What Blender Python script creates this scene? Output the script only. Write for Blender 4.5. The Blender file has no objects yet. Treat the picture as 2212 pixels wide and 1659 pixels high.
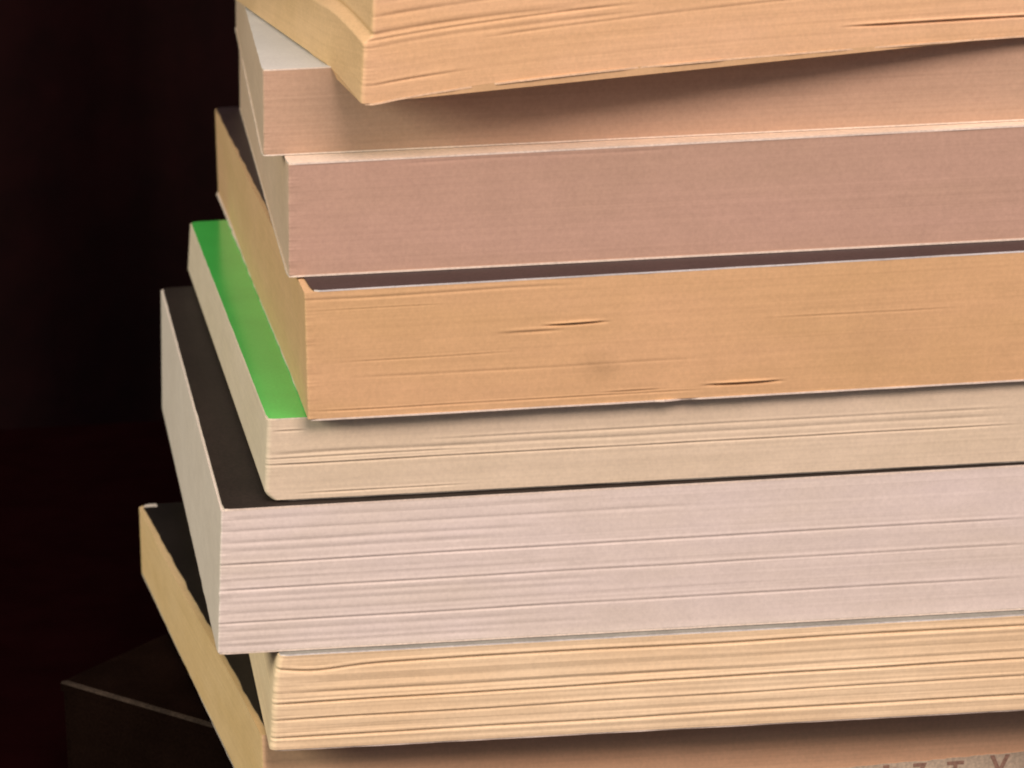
import bpy, math, random
from mathutils import Vector, Matrix, noise

# ---------------------------------------------------------------- camera
MM = 0.001
Z0 = 0.1985                      # height of the eye above the table top (m)
scene = bpy.context.scene
cam_data = bpy.data.cameras.new("camera")
cam = bpy.data.objects.new("camera", cam_data)
scene.collection.objects.link(cam)
scene.camera = cam
_th = math.atan(.0554); _f = 5000.0; _L = 1341.0
_ey = Vector((-_L*math.sin(_th), _L*math.cos(_th), _f)).normalized()
_ex = Vector((math.cos(_th), math.sin(_th), 0.0))
_ez = _ex.cross(_ey)
if _ez.y < 0: _ez = -_ez
right = Vector((_ex.x, _ey.x, _ez.x)); up = Vector((_ex.y, _ey.y, _ez.y)); fwd = Vector((_ex.z, _ey.z, _ez.z))
m = Matrix((right, up, -fwd)).transposed().to_4x4()
m.translation = Vector((0, 0, Z0))
cam.matrix_world = m
cam_data.sensor_width = 36.0
cam_data.lens = _f/2212*36.0
cam_data.shift_x = (1106-200.18)/2212
cam_data.shift_y = (881.95-829.5)/2212
cam_data.clip_start = 0.01
cam_data.clip_end = 50.0
cam_data.dof.use_dof = True
cam_data.dof.focus_distance = 0.385
cam_data.dof.aperture_fstop = 48

scene.cycles.filter_width = 2.0

# ---------------------------------------------------------------- world, lamps, exposure
world = bpy.data.worlds.new("World")
scene.world = world
world.use_nodes = True
bg = world.node_tree.nodes["Background"]
bg.inputs[0].default_value = (0.95, 0.84, 0.98, 1)
bg.inputs[1].default_value = 0.23

def area(name, loc, target, sx, sy, power, col):
    d = bpy.data.lights.new(name, 'AREA'); d.shape = 'RECTANGLE'
    d.size = sx; d.size_y = sy; d.energy = power; d.color = col
    o = bpy.data.objects.new(name, d); scene.collection.objects.link(o)
    o.location = loc
    o.rotation_euler = (Vector(target)-Vector(loc)).to_track_quat('-Z', 'Y').to_euler()
    return o
TGT = (0.09, 0.37, 0.09)
area("key_lamp", (0.34, -0.46, 0.90), TGT, 0.80, 0.46, 13.0, (1.0, 0.73, 0.65))
area("side_lamp", (-1.05, -0.10, 0.62), TGT, 0.6, 0.5, 11.2, (1.0, 0.92, 0.72))
area("overhead_bounce_fill", (0.0, 0.25, 1.30), TGT, 0.9, 0.9, 3.6, (0.95, 0.92, 1.0))  # unseen area light added as soft overhead bounce for the top faces

vs = scene.view_settings
vs.view_transform = 'Standard'; vs.look = 'None'; vs.gamma = 1.0; vs.use_curve_mapping = False
vs.exposure = 0.0

# ---------------------------------------------------------------- materials
def new_mat(name):
    mt = bpy.data.materials.new(name); mt.use_nodes = True
    nt = mt.node_tree
    return mt, nt, nt.nodes["Principled BSDF"]

def mix_mul(nt, a, fac_socket, lo, hi):
    """a * maprange(fac, lo..hi)"""
    mr = nt.nodes.new("ShaderNodeMapRange")
    mr.inputs["From Min"].default_value = 0.3; mr.inputs["From Max"].default_value = 0.7
    mr.inputs["To Min"].default_value = lo; mr.inputs["To Max"].default_value = hi
    nt.links.new(fac_socket, mr.inputs["Value"])
    vm = nt.nodes.new("ShaderNodeVectorMath"); vm.operation = 'SCALE'
    nt.links.new(a, vm.inputs[0]); nt.links.new(mr.outputs[0], vm.inputs["Scale"])
    return vm.outputs[0]

def tex_noise(nt, scale, detail=2.0, rough=0.5, off=(0, 0, 0), rot=(0, 0, 0)):
    tc = nt.nodes.new("ShaderNodeTexCoord"); mp = nt.nodes.new("ShaderNodeMapping")
    mp.inputs["Scale"].default_value = scale; mp.inputs["Location"].default_value = off; mp.inputs["Rotation"].default_value = rot
    n = nt.nodes.new("ShaderNodeTexNoise"); n.inputs["Scale"].default_value = 1.0
    n.inputs["Detail"].default_value = detail; n.inputs["Roughness"].default_value = rough
    nt.links.new(tc.outputs["Object"], mp.inputs[0]); nt.links.new(mp.outputs[0], n.inputs["Vector"])
    return n.outputs["Fac"]

def page_mat(name, col, col2, leaf=.06, speck=.06, blotch=.035, seed=0.0, bump=.12, smudges=()):
    mt, nt, b = new_mat(name)
    big = tex_noise(nt, (28, 28, 90), 3, .55, (seed, 3*seed, 0))
    mx = nt.nodes.new("ShaderNodeMix"); mx.data_type = 'RGBA'
    mx.inputs["A"].default_value = (*col, 1); mx.inputs["B"].default_value = (*col2, 1)
    mr = nt.nodes.new("ShaderNodeMapRange"); mr.inputs["From Min"].default_value = .35; mr.inputs["From Max"].default_value = .65
    nt.links.new(big, mr.inputs["Value"]); nt.links.new(mr.outputs[0], mx.inputs["Factor"])
    c = mx.outputs["Result"]
    lf = tex_noise(nt, (9, 9, 2200), 2, .6, (seed, 0, seed*5))
    c = mix_mul(nt, c, lf, 1-leaf, 1+leaf)
    lf2 = tex_noise(nt, (60, 60, 900), 2, .6, (seed+9, 0, seed*5))
    c = mix_mul(nt, c, lf2, 1-leaf*.6, 1+leaf*.6)
    sp = tex_noise(nt, (1500, 1500, 1500), 3, .7, (seed, 0, 1), (.7, .5, .9))
    c = mix_mul(nt, c, sp, 1-speck, 1+speck)
    bl = tex_noise(nt, (160, 160, 240), 3, .6, (0, seed, 7))
    c = mix_mul(nt, c, bl, 1-blotch, 1+blotch)
    for (sx, sz, rx, rz, dark) in smudges:               # rubbed grey marks, in mm on the front edge
        tc = nt.nodes.new("ShaderNodeTexCoord"); mp = nt.nodes.new("ShaderNodeMapping"); mp.vector_type = 'TEXTURE'
        mp.inputs["Location"].default_value = (sx*MM, 0, sz*MM); mp.inputs["Scale"].default_value = (rx*MM, 5*MM, rz*MM)
        nt.links.new(tc.outputs["Object"], mp.inputs[0])
        ln = nt.nodes.new("ShaderNodeVectorMath"); ln.operation = 'LENGTH'; nt.links.new(mp.outputs[0], ln.inputs[0])
        ns = tex_noise(nt, (420, 420, 700), 3, .6, (sx, 0, sz))
        ad = nt.nodes.new("ShaderNodeMath"); ad.operation = 'MULTIPLY_ADD'; ad.inputs[1].default_value = 1.2
        nt.links.new(ns, ad.inputs[0]); nt.links.new(ln.outputs["Value"], ad.inputs[2])
        mr2 = nt.nodes.new("ShaderNodeMapRange"); mr2.interpolation_type = 'SMOOTHSTEP'
        mr2.inputs["From Min"].default_value = .5; mr2.inputs["From Max"].default_value = 1.7
        mr2.inputs["To Min"].default_value = dark; mr2.inputs["To Max"].default_value = 1.0
        nt.links.new(ad.outputs[0], mr2.inputs["Value"])
        vm2 = nt.nodes.new("ShaderNodeVectorMath"); vm2.operation = 'SCALE'
        nt.links.new(c, vm2.inputs[0]); nt.links.new(mr2.outputs[0], vm2.inputs["Scale"]); c = vm2.outputs[0]
    nt.links.new(c, b.inputs["Base Color"])
    b.inputs["Roughness"].default_value = .85
    b.inputs["Specular IOR Level"].default_value = .2
    bp = nt.nodes.new("ShaderNodeBump"); bp.inputs["Strength"].default_value = bump; bp.inputs["Distance"].default_value = .00006
    nt.links.new(lf, bp.inputs["Height"]); nt.links.new(bp.outputs[0], b.inputs["Normal"])
    return mt

def card_mat(name, col, rough=.45, speck=.10, blotch=.12, spec=.4, scuff=0.0, scuffcol=(.5, .45, .4)):
    mt, nt, b = new_mat(name)
    rgb = nt.nodes.new("ShaderNodeRGB"); rgb.outputs[0].default_value = (*col, 1)
    c = rgb.outputs[0]
    c = mix_mul(nt, c, tex_noise(nt, (1800,)*3, 1), 1-speck, 1+speck)
    c = mix_mul(nt, c, tex_noise(nt, (60, 60, 60), 4, .6), 1-blotch, 1+blotch)
    if scuff > 0:
        n = tex_noise(nt, (350, 120, 350), 5, .7)
        mr = nt.nodes.new("ShaderNodeMapRange"); mr.inputs["From Min"].default_value = .62; mr.inputs["From Max"].default_value = .74
        mr.inputs["To Max"].default_value = scuff
        nt.links.new(n, mr.inputs["Value"])
        mx = nt.nodes.new("ShaderNodeMix"); mx.data_type = 'RGBA'
        nt.links.new(mr.outputs[0], mx.inputs["Factor"]); nt.links.new(c, mx.inputs["A"]); mx.inputs["B"].default_value = (*scuffcol, 1)
        c = mx.outputs["Result"]
    nt.links.new(c, b.inputs["Base Color"])
    b.inputs["Roughness"].default_value = rough; b.inputs["Specular IOR Level"].default_value = spec
    return mt

CUT = card_mat("cover_cut_edge", (.78, .70, .60), .8, .1, .12, .2)
CUTB = card_mat("cover_cut_edge_cool", (.62, .64, .64), .8, .1, .25, .2)
CUTG = card_mat("cover_cut_edge_grey", (.30, .29, .25), .7, .15, .4, .2)

# ---------------------------------------------------------------- mesh helpers
def link_mesh(name, verts, faces, mats, idx, parent, smooth=False):
    me = bpy.data.meshes.new(name); me.from_pydata(verts, [], faces); me.update()
    for mm_ in mats: me.materials.append(mm_)
    me.polygons.foreach_set("material_index", idx)
    if smooth: me.polygons.foreach_set("use_smooth", [True]*len(faces))
    o = bpy.data.objects.new(name, me); scene.collection.objects.link(o)
    if parent: o.parent = parent
    return o

def sstep(a, b, x):
    if a == b: return 1.0 if x >= a else 0.0
    t = min(1, max(0, (x-a)/(b-a))); return t*t*(3-2*t)

def nz(a, b, c=0.0): return noise.noise(Vector((a, b, c)))

def page_block(parent, mat, L, D, z0, z1, r=.5, step=.14, rough=.03, grooves=(), seed=1.0,
               xoff=None, dfar=None, deform=None, rfar=1.5, smooth=True, side_mat=None):
    """Page block in mm. Local x along the front face, y into depth, z up. s<0 on the left face, s>0 on the front."""
    pts = []
    n = 70
    pts.append((rfar*2, D, 0, 1, -D-rfar))
    for i in range(4):                                   # far left corner
        a = math.pi/2 + math.pi/2*i/4
        pts.append((rfar+rfar*math.cos(a), D-rfar+rfar*math.sin(a), math.cos(a), math.sin(a), -D))
    for i in range(n+1):
        y = (D-rfar) + (r-(D-rfar))*i/n
        pts.append((0, y, -1, 0, -y))
    for i in range(1, 7):
        a = math.pi + (math.pi/2)*i/7
        pts.append((r+r*math.cos(a), r+r*math.sin(a), math.cos(a), math.sin(a), -r*(1-i/3.5)))
    nf = 300
    for i in range(nf+1):
        x = r + (L-r)*i/nf
        pts.append((x, 0, 0, -1, x))
    pts.append((L, D, 1, 0, L+D))
    np_ = len(pts)
    nl = max(8, int(round((z1-z0)/step)))
    verts = []; faces = []
    for k in range(nl+1):
        kz = k/nl
        z = z0 + (z1-z0)*kz
        for (x, y, nx, ny, s) in pts:
            d = 0.0
            if rough:
                d += rough*(nz(s/75.0, k*.61, seed)*.8 + nz(s/30.0, k*1.9+7, seed+4)*.25 + nz(s/90.0, k*.15, seed+9)*1.6)
            for g in grooves:
                zl, zr, w, dep, s0, s1 = g[:6]
                amp = g[6] if len(g) > 6 else .25
                if s < s0-6 or s > s1+6: continue
                win = sstep(s0-min(5, (s1-s0)*.4), s0+min(5, (s1-s0)*.4), s)*(1-sstep(s1-min(5, (s1-s0)*.4), s1+min(5, (s1-s0)*.4), s))
                zg = z0 + zl + (zr-zl)*max(0, min(1, s/118.0)) + amp*nz(s/22.0, zl*5.1, seed+2)
                if len(g) > 7: zg += g[7]*math.exp(-((max(s, 0)-g[8])/g[9])**2)
                q = (z-zg)/w
                if abs(q) < 4:
                    d -= dep*(1-.45*max(0, min(1, s/125.0))*(dep < .42))*win*math.exp(-q*q)*(.75+.5*nz(s/9.0, zl*3, seed+6))
                    # upper lip stands slightly proud and catches light
                    q2 = (z-zg-w*2.3)/(w*1.6)
                    d += dep*.22*win*math.exp(-q2*q2)
            if -2.5 < s < 2.5:                            # bumped, slightly frayed corner
                d += (1-abs(s)/2.5)*(.10*nz(k*.09, seed, 3)+.05*nz(k*.45, seed, 5))
            X = x+nx*d; Y = y+ny*d; Zz = z
            if dfar and y > 0: Y += (y/D)*dfar(kz)
            if xoff: X += xoff(kz, y)*max(0.0, 1-x/8.0) if x < 8 else 0
            if deform: X, Y, Zz = deform(X, Y, Zz)
            verts.append((X*MM, Y*MM, Zz*MM))
    for k in range(nl):
        for i in range(np_):
            j = (i+1) % np_
            faces.append((k*np_+i, k*np_+j, (k+1)*np_+j, (k+1)*np_+i))
    nside = len(faces)
    # caps with vertices of their own
    base = len(verts)
    bot = [verts[i] for i in range(np_)]; top = [verts[nl*np_+i] for i in range(np_)]
    verts += bot + top
    faces.append(tuple(base+i for i in reversed(range(np_))))
    faces.append(tuple(base+np_+i for i in range(np_)))
    sidx = [1 if (side_mat and pts[i][4] < -.2) else 0 for k in range(nl) for i in range(np_)] + ([1, 1] if side_mat else [0, 0])
    me = link_mesh("page_block", verts, faces, [mat, side_mat] if side_mat else [mat], sidx, parent)
    me.data.polygons.foreach_set("use_smooth", [smooth]*nside+[False, False])
    return me

def cover(parent, name, face_mat, edge_mat, L, D, z0, z1, inx=.0, iny=.0, deform=None, wob=.08, seed=1.0, r=.8, dfar=0.0,
          nx_=90, ny_=60, wear=0.0, notch=None, dark_left=False, worn_corner=False):
    """thin card from z0 to z1 (mm); inx / iny pull its left / near edge in from the page block"""
    verts = []; faces = []; idx = []
    def pos(i, j):
        u = i/nx_; v = j/ny_
        x = inx + (L-inx)*u; y = iny + (D+dfar-iny)*v
        if i == 0: x += wob*nz(y/6.0, seed*3.3, 1)+wob*.6*nz(y/1.7, seed*3.3, 5) + wear*max(0, nz(y/11.0, seed, 8)+.1)*2
        if j == 0: y += wob*nz(x/8.0, seed*1.3, 2)+wob*.5*nz(x/2.5, seed*1.3, 6)
        if i == 0 and j == 0: x += r*.35; y += r*.35
        if i == 0 and j == ny_: x += r*.6; y -= r*.4
        if notch and j == 0:
            for (nx0, nw, nd) in notch:
                y += nd*math.exp(-((x-nx0)/nw)**2)
        return x, y
    for z in (z0, z1):
        for j in range(ny_+1):
            for i in range(nx_+1):
                x, y = pos(i, j); zz = z
                if deform: x, y, zz = deform(x, y, zz)
                verts.append((x*MM, y*MM, zz*MM))
    N = (nx_+1)*(ny_+1)
    for j in range(ny_):
        for i in range(nx_):
            a = j*(nx_+1)+i; b = a+1; c = a+nx_+2; d = a+nx_+1
            faces.append((a, d, c, b)); idx.append(0)
            faces.append((N+a, N+b, N+c, N+d)); idx.append(1 if (worn_corner and i < 2 and j >= ny_-1) else 0)
    ring = [(i, 0) for i in range(nx_)] + [(nx_, j) for j in range(ny_)] + [(i, ny_) for i in range(nx_, 0, -1)] + [(0, j) for j in range(ny_, 0, -1)]
    for q in range(len(ring)):
        i, j = ring[q]; k, l = ring[(q+1) % len(ring)]
        a = j*(nx_+1)+i; b = l*(nx_+1)+k
        faces.append((a, b, N+b, N+a)); idx.append(0 if (dark_left and i == 0 and k == 0) else 1)
    return link_mesh(name, verts, faces, [face_mat, edge_mat], idx, parent)

def spine(parent, face_mat, edge_mat, L, D, z0, z1, deform=None):
    verts = []; faces = []
    prof = []
    for i in range(9):
        t = i/8; prof.append((L+.05+.5*math.sin(math.pi*t), z0+(z1-z0)*t))
    for i in range(8, -1, -1):
        t = i/8; prof.append((L+.35+.5*math.sin(math.pi*t), z0+(z1-z0)*t))
    for y in (0.0, D):
        for x, z in prof:
            p = deform(x, y, z) if deform else (x, y, z)
            verts.append(tuple(q*MM for q in p))
    n = len(prof)
    for i in range(n):
        j = (i+1) % n
        faces.append((i, j, n+j, n+i))
    faces.append(tuple(reversed(range(n)))); faces.append(tuple(range(n, 2*n)))
    return link_mesh("spine", verts, faces, [face_mat, edge_mat], [0]*n+[1, 1], parent)

def book(name, label, x, y, z, yaw):
    e = bpy.data.objects.new(name, None); scene.collection.objects.link(e)
    e.empty_display_size = .02
    e.location = (x*MM, y*MM, z*MM+Z0); e.rotation_euler = (0, 0, yaw)
    e["label"] = label; e["category"] = "book"; e["group"] = "books piled in the stack"
    return e
EPS = .03

# ---------------------------------------------------------------- setting
def slab(name, x0, x1, y0, y1, z0, z1, mat, bev=0.0):
    v = [(x, y, z) for z in (z0, z1) for y in (y0, y1) for x in (x0, x1)]
    f = [(0, 2, 3, 1), (4, 5, 7, 6), (0, 1, 5, 4), (2, 6, 7, 3), (0, 4, 6, 2), (1, 3, 7, 5)]
    o = link_mesh(name, v, f, [mat], [0]*6, None)
    o["kind"] = "structure"
    return o
wall_mat = card_mat("unlit_backdrop", (.0095, .0016, .0018), .9, .1, .3, .1)  # stand-in folded sheet; the unlit background is put into its near-black colour
table_mat = card_mat("black_table_top", (.0068, .0013, .0015), 1.0, .1, .2, 0.0)
bv = []; bf = []
NB = 160
for i in range(NB+1):
    x = -1.2+2.6*i/NB
    yy = .76 + .012*math.sin(x*70+2*nz(x*4, 3)) + .02*nz(x*9, 1.5)
    bv += [(x, yy, -.3), (x, yy, 1.2)]
for i in range(NB): bf.append((2*i, 2*i+2, 2*i+3, 2*i+1))
bd = link_mesh("dark_backdrop", bv, bf, [wall_mat], [0]*NB, None, True)
sm = bd.modifiers.new("thickness", 'SOLIDIFY'); sm.thickness = .004; sm.offset = 1
bd["kind"] = "structure"
slab("table_top", -.45, .75, .10, .72, -.03, 0.0, table_mat)

# ---------------------------------------------------------------- the books, bottom to top
# bottom: a dark hardback turned cornerwise
zb = -174.0
def dark_book():
    e = bpy.data.objects.new("hardback_book", None); scene.collection.objects.link(e)
    e.location = (-9.6*MM, 438*MM, 0); e.rotation_euler = (0, 0, math.radians(-43))
    e["label"] = "dark brown hardback turned cornerwise under the stack, one worn pale edge showing"
    e["category"] = "book"
    h = (zb+Z0/MM)-.05
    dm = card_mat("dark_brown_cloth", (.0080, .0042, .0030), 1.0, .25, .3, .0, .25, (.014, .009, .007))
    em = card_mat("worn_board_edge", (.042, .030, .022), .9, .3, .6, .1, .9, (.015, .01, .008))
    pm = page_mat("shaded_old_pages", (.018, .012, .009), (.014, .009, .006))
    L, D = 165, 225
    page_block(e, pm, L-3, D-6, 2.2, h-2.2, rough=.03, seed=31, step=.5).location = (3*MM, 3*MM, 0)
    def board(nm, z0, z1):
        r = .9
        verts = []; faces = []
        prof = [(0, z0), (0, z1-r*.6), (r*.3, z1-r*.15), (r, z1)]
        n = len(prof)
        rings = []
        for (ins, z) in prof:
            rg = []
            for (cx, cy, sx, sy) in ((0, 0, 1, 1), (L, 0, -1, 1), (L, D, -1, -1), (0, D, 1, -1)):
                rg.append((cx+sx*ins, cy+sy*ins, z))
            rings.append(rg)
        for rg in rings:
            verts += [(a*MM, b*MM, c*MM) for a, b, c in rg]
        idx = []
        for k in range(n-1):
            for i in range(4):
                j = (i+1) % 4
                faces.append((k*4+i, k*4+j, k*4+4+j, k*4+4+i)); idx.append(1 if (k > 0 and i == 0 and nm == "front_cover") else 0)
        faces.append((3, 2, 1, 0)); idx.append(0)
        faces.append(tuple((n-1)*4+i for i in range(4))); idx.append(0)
        link_mesh(nm, verts, faces, [dm, em], idx, e)
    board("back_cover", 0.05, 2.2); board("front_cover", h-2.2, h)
    # cloth spine closing the long side turned to the left
    link_mesh("spine", [(x*MM, yy*MM, z*MM) for x in (-.0, 1.6) for yy in (.8, D-.8) for z in (2.25, h-2.25)],
              [(0, 1, 3, 2), (4, 6, 7, 5), (0, 4, 5, 1), (2, 3, 7, 6), (0, 2, 6, 4), (1, 5, 7, 3)], [dm], [0]*6, e)
    link_mesh("front_board_edge", [(x*MM, yy*MM, z*MM) for x in (1.7, L-.8) for yy in (-.0, 1.6) for z in (2.25, h-2.25)],
              [(0, 1, 3, 2), (4, 6, 7, 5), (0, 4, 5, 1), (2, 3, 7, 6), (0, 2, 6, 4), (1, 5, 7, 3)], [dm], [0]*6, e)
dark_book()

# book 8: black cover, tan pages, turned, front lost in the shade of the next
c = .35
BLACK = card_mat("black_cover", (.012, .009, .008), .55, .3, .3, .25, .25, (.06, .05, .045))
e = book("paperback_book", "black covered paperback with tan pages, lowest pale one, turned left so its dark cover shows", 25.35, 362.2, zb, math.radians(7.2))
H = 18.6
SH = math.tan(math.radians(5.6))
def d8(x, y, z):                       # limp, sheared block, thicker towards the front
    return x, y - x*SH, z + 3.0*(y/133.0)*max(0.0, 1-z/18.6)
pm = page_mat("shade_reddened_pages", (.84, .55, .34), (.78, .49, .29), seed=8, leaf=.04)  # front page colour reddened to carry the shade under the overhang
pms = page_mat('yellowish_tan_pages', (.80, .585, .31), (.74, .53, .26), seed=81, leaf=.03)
def _b8x(kz, y): return 0.25*math.sin(y/17.0)*(.3+.7*kz)
page_block(e, pm, 140, 133, c+.01, H-c-.02, r=.7, rough=.02, seed=8, xoff=_b8x, deform=d8, side_mat=pms)
cover(e, "front_cover", BLACK, CUT, 140, 133, H-c, H-EPS, inx=1.2, iny=0, seed=8, wob=.20, wear=.2, deform=d8, dark_left=True, worn_corner=True)
cover(e, "back_cover", BLACK, CUT, 140, 133, .02, c, seed=9, deform=d8)
spine(e, BLACK, CUT, 140, 133, c, H-c, d8)
# worn paper label with stamped letters on the front edge
lm = card_mat("worn_paper_label", (.64, .55, .41), .85, .15, .25, .1, .85, (.46, .29, .19))
lv = []; lf = []
nn = 60
for i in range(nn+1):
    x = 90 + 49.5*i/nn
    zt = 5.0 + 1.1*(i/nn) + .22*nz(x/2.3, 4.4) + .12*nz(x/.8, 9.1)
    for z in (1.0, zt):
        for yy in (-.05, -.13):
            q = d8(x, yy, z); lv.append(tuple(w*MM for w in q))
for i in range(nn):
    a = i*4; b = a+4
    lf += [(a+1, b+1, b+3, a+3), (a, a+2, b+2, b), (a+2, a+3, b+3, b+2), (a, b, b+1, a+1)]
lf += [(0, 1, 3, 2), (nn*4, nn*4+2, nn*4+3, nn*4+1)]
label_ob = link_mesh("paper_label", lv, lf, [lm], [0]*len(lf), e)
ink = card_mat("faded_brown_ink", (.42, .27, .20), .9, .2, .4, .1, .95, (.62, .52, .39))
for ch, x, z, sz, w in (("I", 105.6, 1.9, 4.6, 1.5), ("7", 111.0, 1.8, 4.7, 1), ("T", 117.0, 1.7, 4.7, 1), ("V", 124.5, 2.0, 5.2, 1)):
    cu = bpy.data.curves.new("stamped_letter", 'FONT'); cu.body = ch; cu.size = sz*MM; cu.extrude = .00002; cu.offset = .00012
    to = bpy.data.objects.new("stamped_letter", cu)
    me = bpy.data.meshes.new_from_object(to)
    me.materials.append(ink)
    mo = bpy.data.objects.new("stamped_letter", me); scene.collection.objects.link(mo)
    bpy.data.objects.remove(to)
    mo.parent = label_ob; mo.location = (x*MM, (-.17-x*SH)*MM, z*MM); mo.rotation_euler = (math.pi/2, 0, -math.atan(SH)); mo.scale = (w, 1, 1)

# book 7: cream pages in separate gatherings
e = book("paperback_book", "cream paged paperback with deep wavy grooves between its pages and no dark cover showing", 26.6, 354.1, -155.36, math.radians(-0.1))
H = 17.0; c = .28
pm = page_mat("grooved_cream_pages", (.87, .715, .48), (.81, .64, .41), seed=7, leaf=.05)
g7 = [(14.4, 14.7, .22, .45, .0, 125, .18, -.75, 7.0, 6.5), (11.3, 12.4, .40, .12, 5, 125, .2), (9.7, 10.6, .3, .18, 6, 70, .15),
      (9.5, 10.2, .26, .16, 55, 125, .2), (8.0, 8.9, .20, .55, .5, 125, .14), (5.1, 5.9, .2, .40, .5, 125, .14),
      (3.2, 4.1, .35, .12, 5, 90, .1), (2.0, 2.6, .2, .42, .5, 125, .16), (12.6, 13.5, .3, .10, 70, 125, .2)]
PALE = card_mat("pale_grey_cover", (.27, .275, .24), .6, .08, .2, .3)
def x7(kz, y): return (1.5*(kz**3) if True else 0) + .5*(1-kz)**4*-1
page_block(e, pm, 148, 190, c+.01, H-c-.02, r=1.1, rough=.035, grooves=g7, seed=7, xoff=x7, step=.11)
def d7(x, y, z):
    k = math.exp(-(max(x, 0)/3.0)**2)
    return x+1.4*max(0, 1-x/8.0) if x < 8 else x, y, z
cover(e, "front_cover", PALE, CUTB, 148, 190, H-c, H-EPS, inx=.2, iny=.1, seed=7, deform=d7)
cover(e, "back_cover", PALE, CUT, 148, 190, .02, c, inx=0, iny=.15, seed=77, wob=.15)
spine(e, PALE, CUT, 148, 190, c, H-c)

# book 6: thick, whitish pages, black cover
e = book("paperback_book", "thick paperback with whitish pages and matt black cover, right below the green covered one", 18.35, 355.55, -138.3, math.radians(0.1))
H = 24.9; c = .34
DKM = card_mat("matt_charcoal_cover", (.022, .016, .013), .6, .3, .25, .25)
pm = page_mat("whitish_pages", (.765, .705, .66), (.73, .67, .595), seed=6, leaf=.02)
g6 = []
for zl, dp, s1 in ((22.6, .16, 60), (20.6, .18, 75), (18.6, .18, 50), (17.2, .16, 45), (15.0, .45, 130), (13.2, .10, 50),
                   (12.2, .18, 60), (10.6, .40, 130), (9.3, .14, 60), (8.2, .12, 60), (6.6, .14, 90), (4.9, .40, 128), (3.4, .12, 50), (2.0, .14, 60), (1.0, .2, 45)):
    g6.append((zl, zl+.35, .18 if dp > .3 else .34, dp*(.5 if dp > .3 else .5), .3, s1, .10))
def x6(kz, y): return 1.5*kz - .1 - max(0, y)*.0125
page_block(e, pm, 138, 172, c+.01, H-c-.02, r=.35, rough=.014, grooves=g6, seed=6, side_mat=page_mat('side_lit_grey_pages', (.73, .66, .57), (.69, .62, .53), seed=63, leaf=.02), xoff=x6, dfar=lambda k: -15*(1-k))  # warm tint of the side light put into the left page colour
def d6(x, y, z): return (x+(1.4*(z > 5)-y*.0125)*max(0, 1-x/8.0) if x < 8 else x), y, z
cover(e, "front_cover", DKM, CUT, 138, 172, H-c, H-EPS, inx=.45, iny=.05, seed=6, wob=.08, deform=d6)
cover(e, "back_cover", PALE, CUT, 138, 157, .02, c, inx=-.1, iny=-.1, seed=66, deform=d6)
spine(e, DKM, CUT, 138, 172, c, H-c)

# book 5: cream pages, green cover
e = book("paperback_book", "cream paged paperback with a plain bright green cover", 26.95, 357.95, -113.33, math.radians(-.5))
H = 13.93; c = .24
GREEN = card_mat("green_cover", (.08, .60, .11), .16, .05, .06, .5)
pm = page_mat("pale_cream_pages", (.75, .655, .50), (.71, .62, .46), seed=5, leaf=.04)
g5 = [(5.9, 6.1, .12, .40, 1.0, 118, .1), (7.6, 7.8, .3, .16, 2, 118), (8.8, 9.0, .16, .20, 30, 118, .1), (6.9, 7.2, .14, .25, .5, 30, .1), (11.5, 11.3, .12, .3, 2, 6, .1),
      (.9, 1.1, .1, .3, 8, 30, .1)]
def x5(kz, y): return .9*kz + 1.4*max(0, (.14-kz)/.14)**2 - max(0, y)*.0245
page_block(e, pm, 136, 176, c+.01, H-c-.02, r=.9, rough=.012, grooves=g5, seed=5, xoff=x5, dfar=lambda k: 6*(1-k))
def d5(x, y, z): return (x+(.9-y*.0245)*max(0, 1-x/8.0) if x < 8 else x), y, z
cover(e, "front_cover", GREEN, CUT, 136, 176, H-c, H-EPS, inx=.12, iny=.02, seed=5, wob=.05, deform=d5)
cover(e, "back_cover", GREEN, CUTG, 136, 182, .02, c, inx=2.2, iny=.12, seed=55, wob=.1, deform=d5)
spine(e, GREEN, CUT, 136, 176, c, H-c)

# book 4: tanned pages, dark cover with a scuffed strip
e = book("paperback_book", "yellowed tan paged paperback with black cover and two short dark nicks in its page edge", 34.15, 355.1, -99.37, math.radians(0.2))
H = 21.28; c = .30
DARKP = card_mat("dark_purplish_cover", (.042, .026, .028), .5, .25, .15, .35)
pm = page_mat("yellowed_tan_pages", (.69, .455, .25), (.65, .435, .225), seed=4, leaf=.035, smudges=[(46.5, 6.2, 4.5, 3.2, .84), (52, 2.4, 6, 1.0, .86), (33, 12.4, 5, .9, .9), (90, 9, 14, 7, .95)])
g4 = [(12.7, 14.0, .13, 1.2, 39.5, 46, .03), (12.1, 12.6, .2, .35, 32, 39, .03), (1.7, 2.1, .14, 1.5, 65.5, 73.5, .03), (1.5, 1.9, .12, .35, 48, 55, .03),
      (9.0, 9.6, .10, .12, 8, 30, .1), (17.5, 17.6, .10, .10, 2, 20, .1), (12.2, 12.4, .12, .10, 76, 100, .1), (6.4, 6.4, .2, .08, 10, 60), (1.2, 1.3, .10, .22, 3, 60, .15),
      (19.4, 19.6, .2, .12, 0, 40)]
def x4(kz, y): return .15*math.sin(y/23.0) + y*.0035
page_block(e, pm, 134, 216, c+.01, H-c-.02, r=.35, rough=.008, grooves=g4, seed=4, xoff=x4)
cover(e, "front_cover", DARKP, CUTB, 134, 216, H-c, H-EPS, inx=1.0, iny=.0, seed=4, wob=.14, r=1.6, wear=.2, dark_left=True)
cover(e, "back_cover", CUT, CUT, 134, 216, .02, c, inx=.25, iny=-.10, seed=44, wob=.2, notch=[(57, .9, -.35), (60.5, 1.1, .5)])
spine(e, DARKP, CUT, 134, 216, c, H-c)

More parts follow.
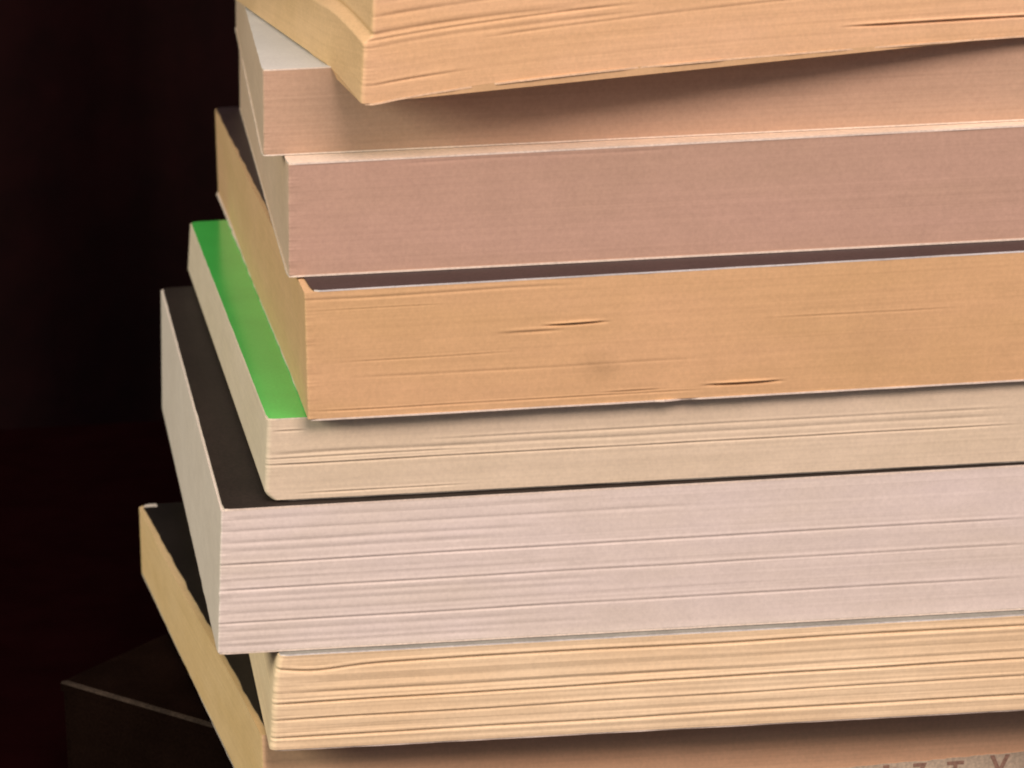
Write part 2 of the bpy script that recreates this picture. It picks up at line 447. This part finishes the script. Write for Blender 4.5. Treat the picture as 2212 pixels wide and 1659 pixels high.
# book 3: pinkish brown pages, plain cream cover
e = book("paperback_book", "smooth pinkish brown paged paperback with pale cream cover, right above the black strip", 32.75, 365.4, -78.06, math.radians(-1.1))
H = 18.6; c = .33
CREAM = card_mat("cream_cover", (.86, .73, .58), .55, .08, .12, .3)
pm = page_mat("pinkish_brown_pages", (.52, .355, .275), (.49, .34, .255), seed=3, leaf=.012, bump=.0)
page_block(e, pm, 134, 203, c+.01, H-c-.02, r=.3, rough=.012, grooves=[(17.3, 17.3, .2, .08, 20, 60)], seed=3, xoff=lambda k, y: .45*k+y*.0175, side_mat=page_mat('side_lit_cream_pages', (.64, .49, .36), (.60, .46, .33), seed=32, leaf=.02))  # left page edges painted lighter and tanner, as the side light shows them
cover(e, "front_cover", CREAM, CUT, 134, 203, H-c, H-EPS, inx=-.05, iny=-.08, seed=3, deform=lambda x, y, z: ((x+(.4+y*.0175)*max(0, 1-x/8.0) if x < 8 else x), y, z))
cover(e, "back_cover", CREAM, CUT, 134, 203, .02, c, inx=-.25, iny=-.12, seed=33, deform=lambda x, y, z: ((x+y*.0175*max(0, 1-x/8.0) if x < 8 else x), y, z))
spine(e, CREAM, CUT, 134, 203, c, H-c)

# book 2: light brown pages, pale cover
e = book("paperback_book", "light brown paged paperback with a pale greyish white cover, under the sagging top book", 29.75, 373.3, -59.42, math.radians(-3.0))
H = 14.05; c = .26
WHITE = card_mat("greyish_white_cover", (.62, .64, .60), .5, .05, .06, .3)
pm = page_mat("light_brown_pages", (.53, .37, .265), (.50, .355, .25), seed=2, leaf=.03, bump=.15)
def z2(x, y, z):                       # bottom lip spreads at the left corner
    return x + (.25 if (z < 1 and x < 3) else 0), y, z
page_block(e, pm, 134, 205, c+.01, H-c-.02, r=.4, rough=.02, grooves=[(9.2, 9.4, .2, .03, 2, 25), (5, 5.1, .2, .02, 3, 20)], seed=2, xoff=lambda k, y: .35*k+.2, side_mat=page_mat('side_lit_greyish_pages', (.60, .465, .34), (.57, .44, .32), seed=23, leaf=.02))  # left face colour lightened and greyed to carry the light from that side
cover(e, "front_cover", WHITE, CUT, 134, 205, H-c, H-EPS, inx=.5, iny=.0, seed=2)
cover(e, "back_cover", CREAM, CUT, 134, 205, .02, c, inx=-.1, iny=-.1, seed=22)
spine(e, WHITE, CUT, 134, 205, c, H-c)

# book 1: on top, limp, its near left corner sagging over the edge
e = book("paperback_book", "limp orange tan paperback on top of the stack, its near corner sagging over the edge", 46.0, 357.6, -45.32, math.radians(3.9))
H = 26.0; c = .30
pm = page_mat("orange_tan_pages", (.775, .525, .315), (.73, .49, .27), seed=1, leaf=.035)
def d1(x, y, z):
    # sag of the corner past the edge of the book below
    out = max(0.0, (19-y)/19.0)
    k = math.exp(-max(0, x)/20.0)*.5+math.exp(-max(0, x)/70.0)*.5
    zz = z - (4.6*out**1.3)*k*(1.0 - .35*min(1, z/26.0))
    xx = x - 2.5*(1-out)*max(0, 1-x/30.0)*1.0 + .0227*y*max(0, 1-x/30.0)
    return xx, y, zz
def x1(kz, y):
    z = kz*26
    return -(1-sstep(8.8, 10.2, z))*(1.4+.004*y) + .8*sstep(8, 26, z) + .5*(1-sstep(0, 8, z))*-1
g1 = [(9.8, 9.9, .35, .22, -150, 30, .2), (4.4, 2.7, .14, .9, 78, 125, .05), (12.3, 12.8, .3, .16, 0, 60, .25), (8.9, 10.8, .2, .2, 0, 40, .2),
      (7.9, 8.9, .3, .10, 0, 40, .2), (14.2, 14.6, .25, .16, 5, 110, .25), (2.6, 2.2, .18, .18, 1, 12, .2), (16.5, 16.5, .3, .1, 0, 120), (6.4, 9.5, .2, .12, 20, 70, .2)]
page_block(e, pm, 125, 200, c+.01, H-c-.02, r=.6, rough=.016, grooves=g1, seed=1, xoff=x1, deform=d1, step=.13,
           side_mat=page_mat('side_lit_olive_pages', (.70, .485, .27), (.64, .44, .23), seed=12, leaf=.04))  # olive cast of the left-hand light painted into this face's colour
TAN = card_mat("tan_paper_cover", (.62, .42, .24), .7, .08, .15, .2)
cover(e, "front_cover", TAN, CUT, 125, 200, H-c, H-EPS, inx=.8, seed=1, deform=d1)
CUTT = card_mat('tan_cut_edge', (.78, .58, .38), .8, .1, .15, .2)
cover(e, "back_cover", TAN, CUTT, 125, 200, .02, c, inx=-1.6, iny=-.1, seed=11, deform=d1, wob=.3, notch=[(17.5, 1.0, .7)])
spine(e, TAN, CUT, 125, 200, c, H-c)
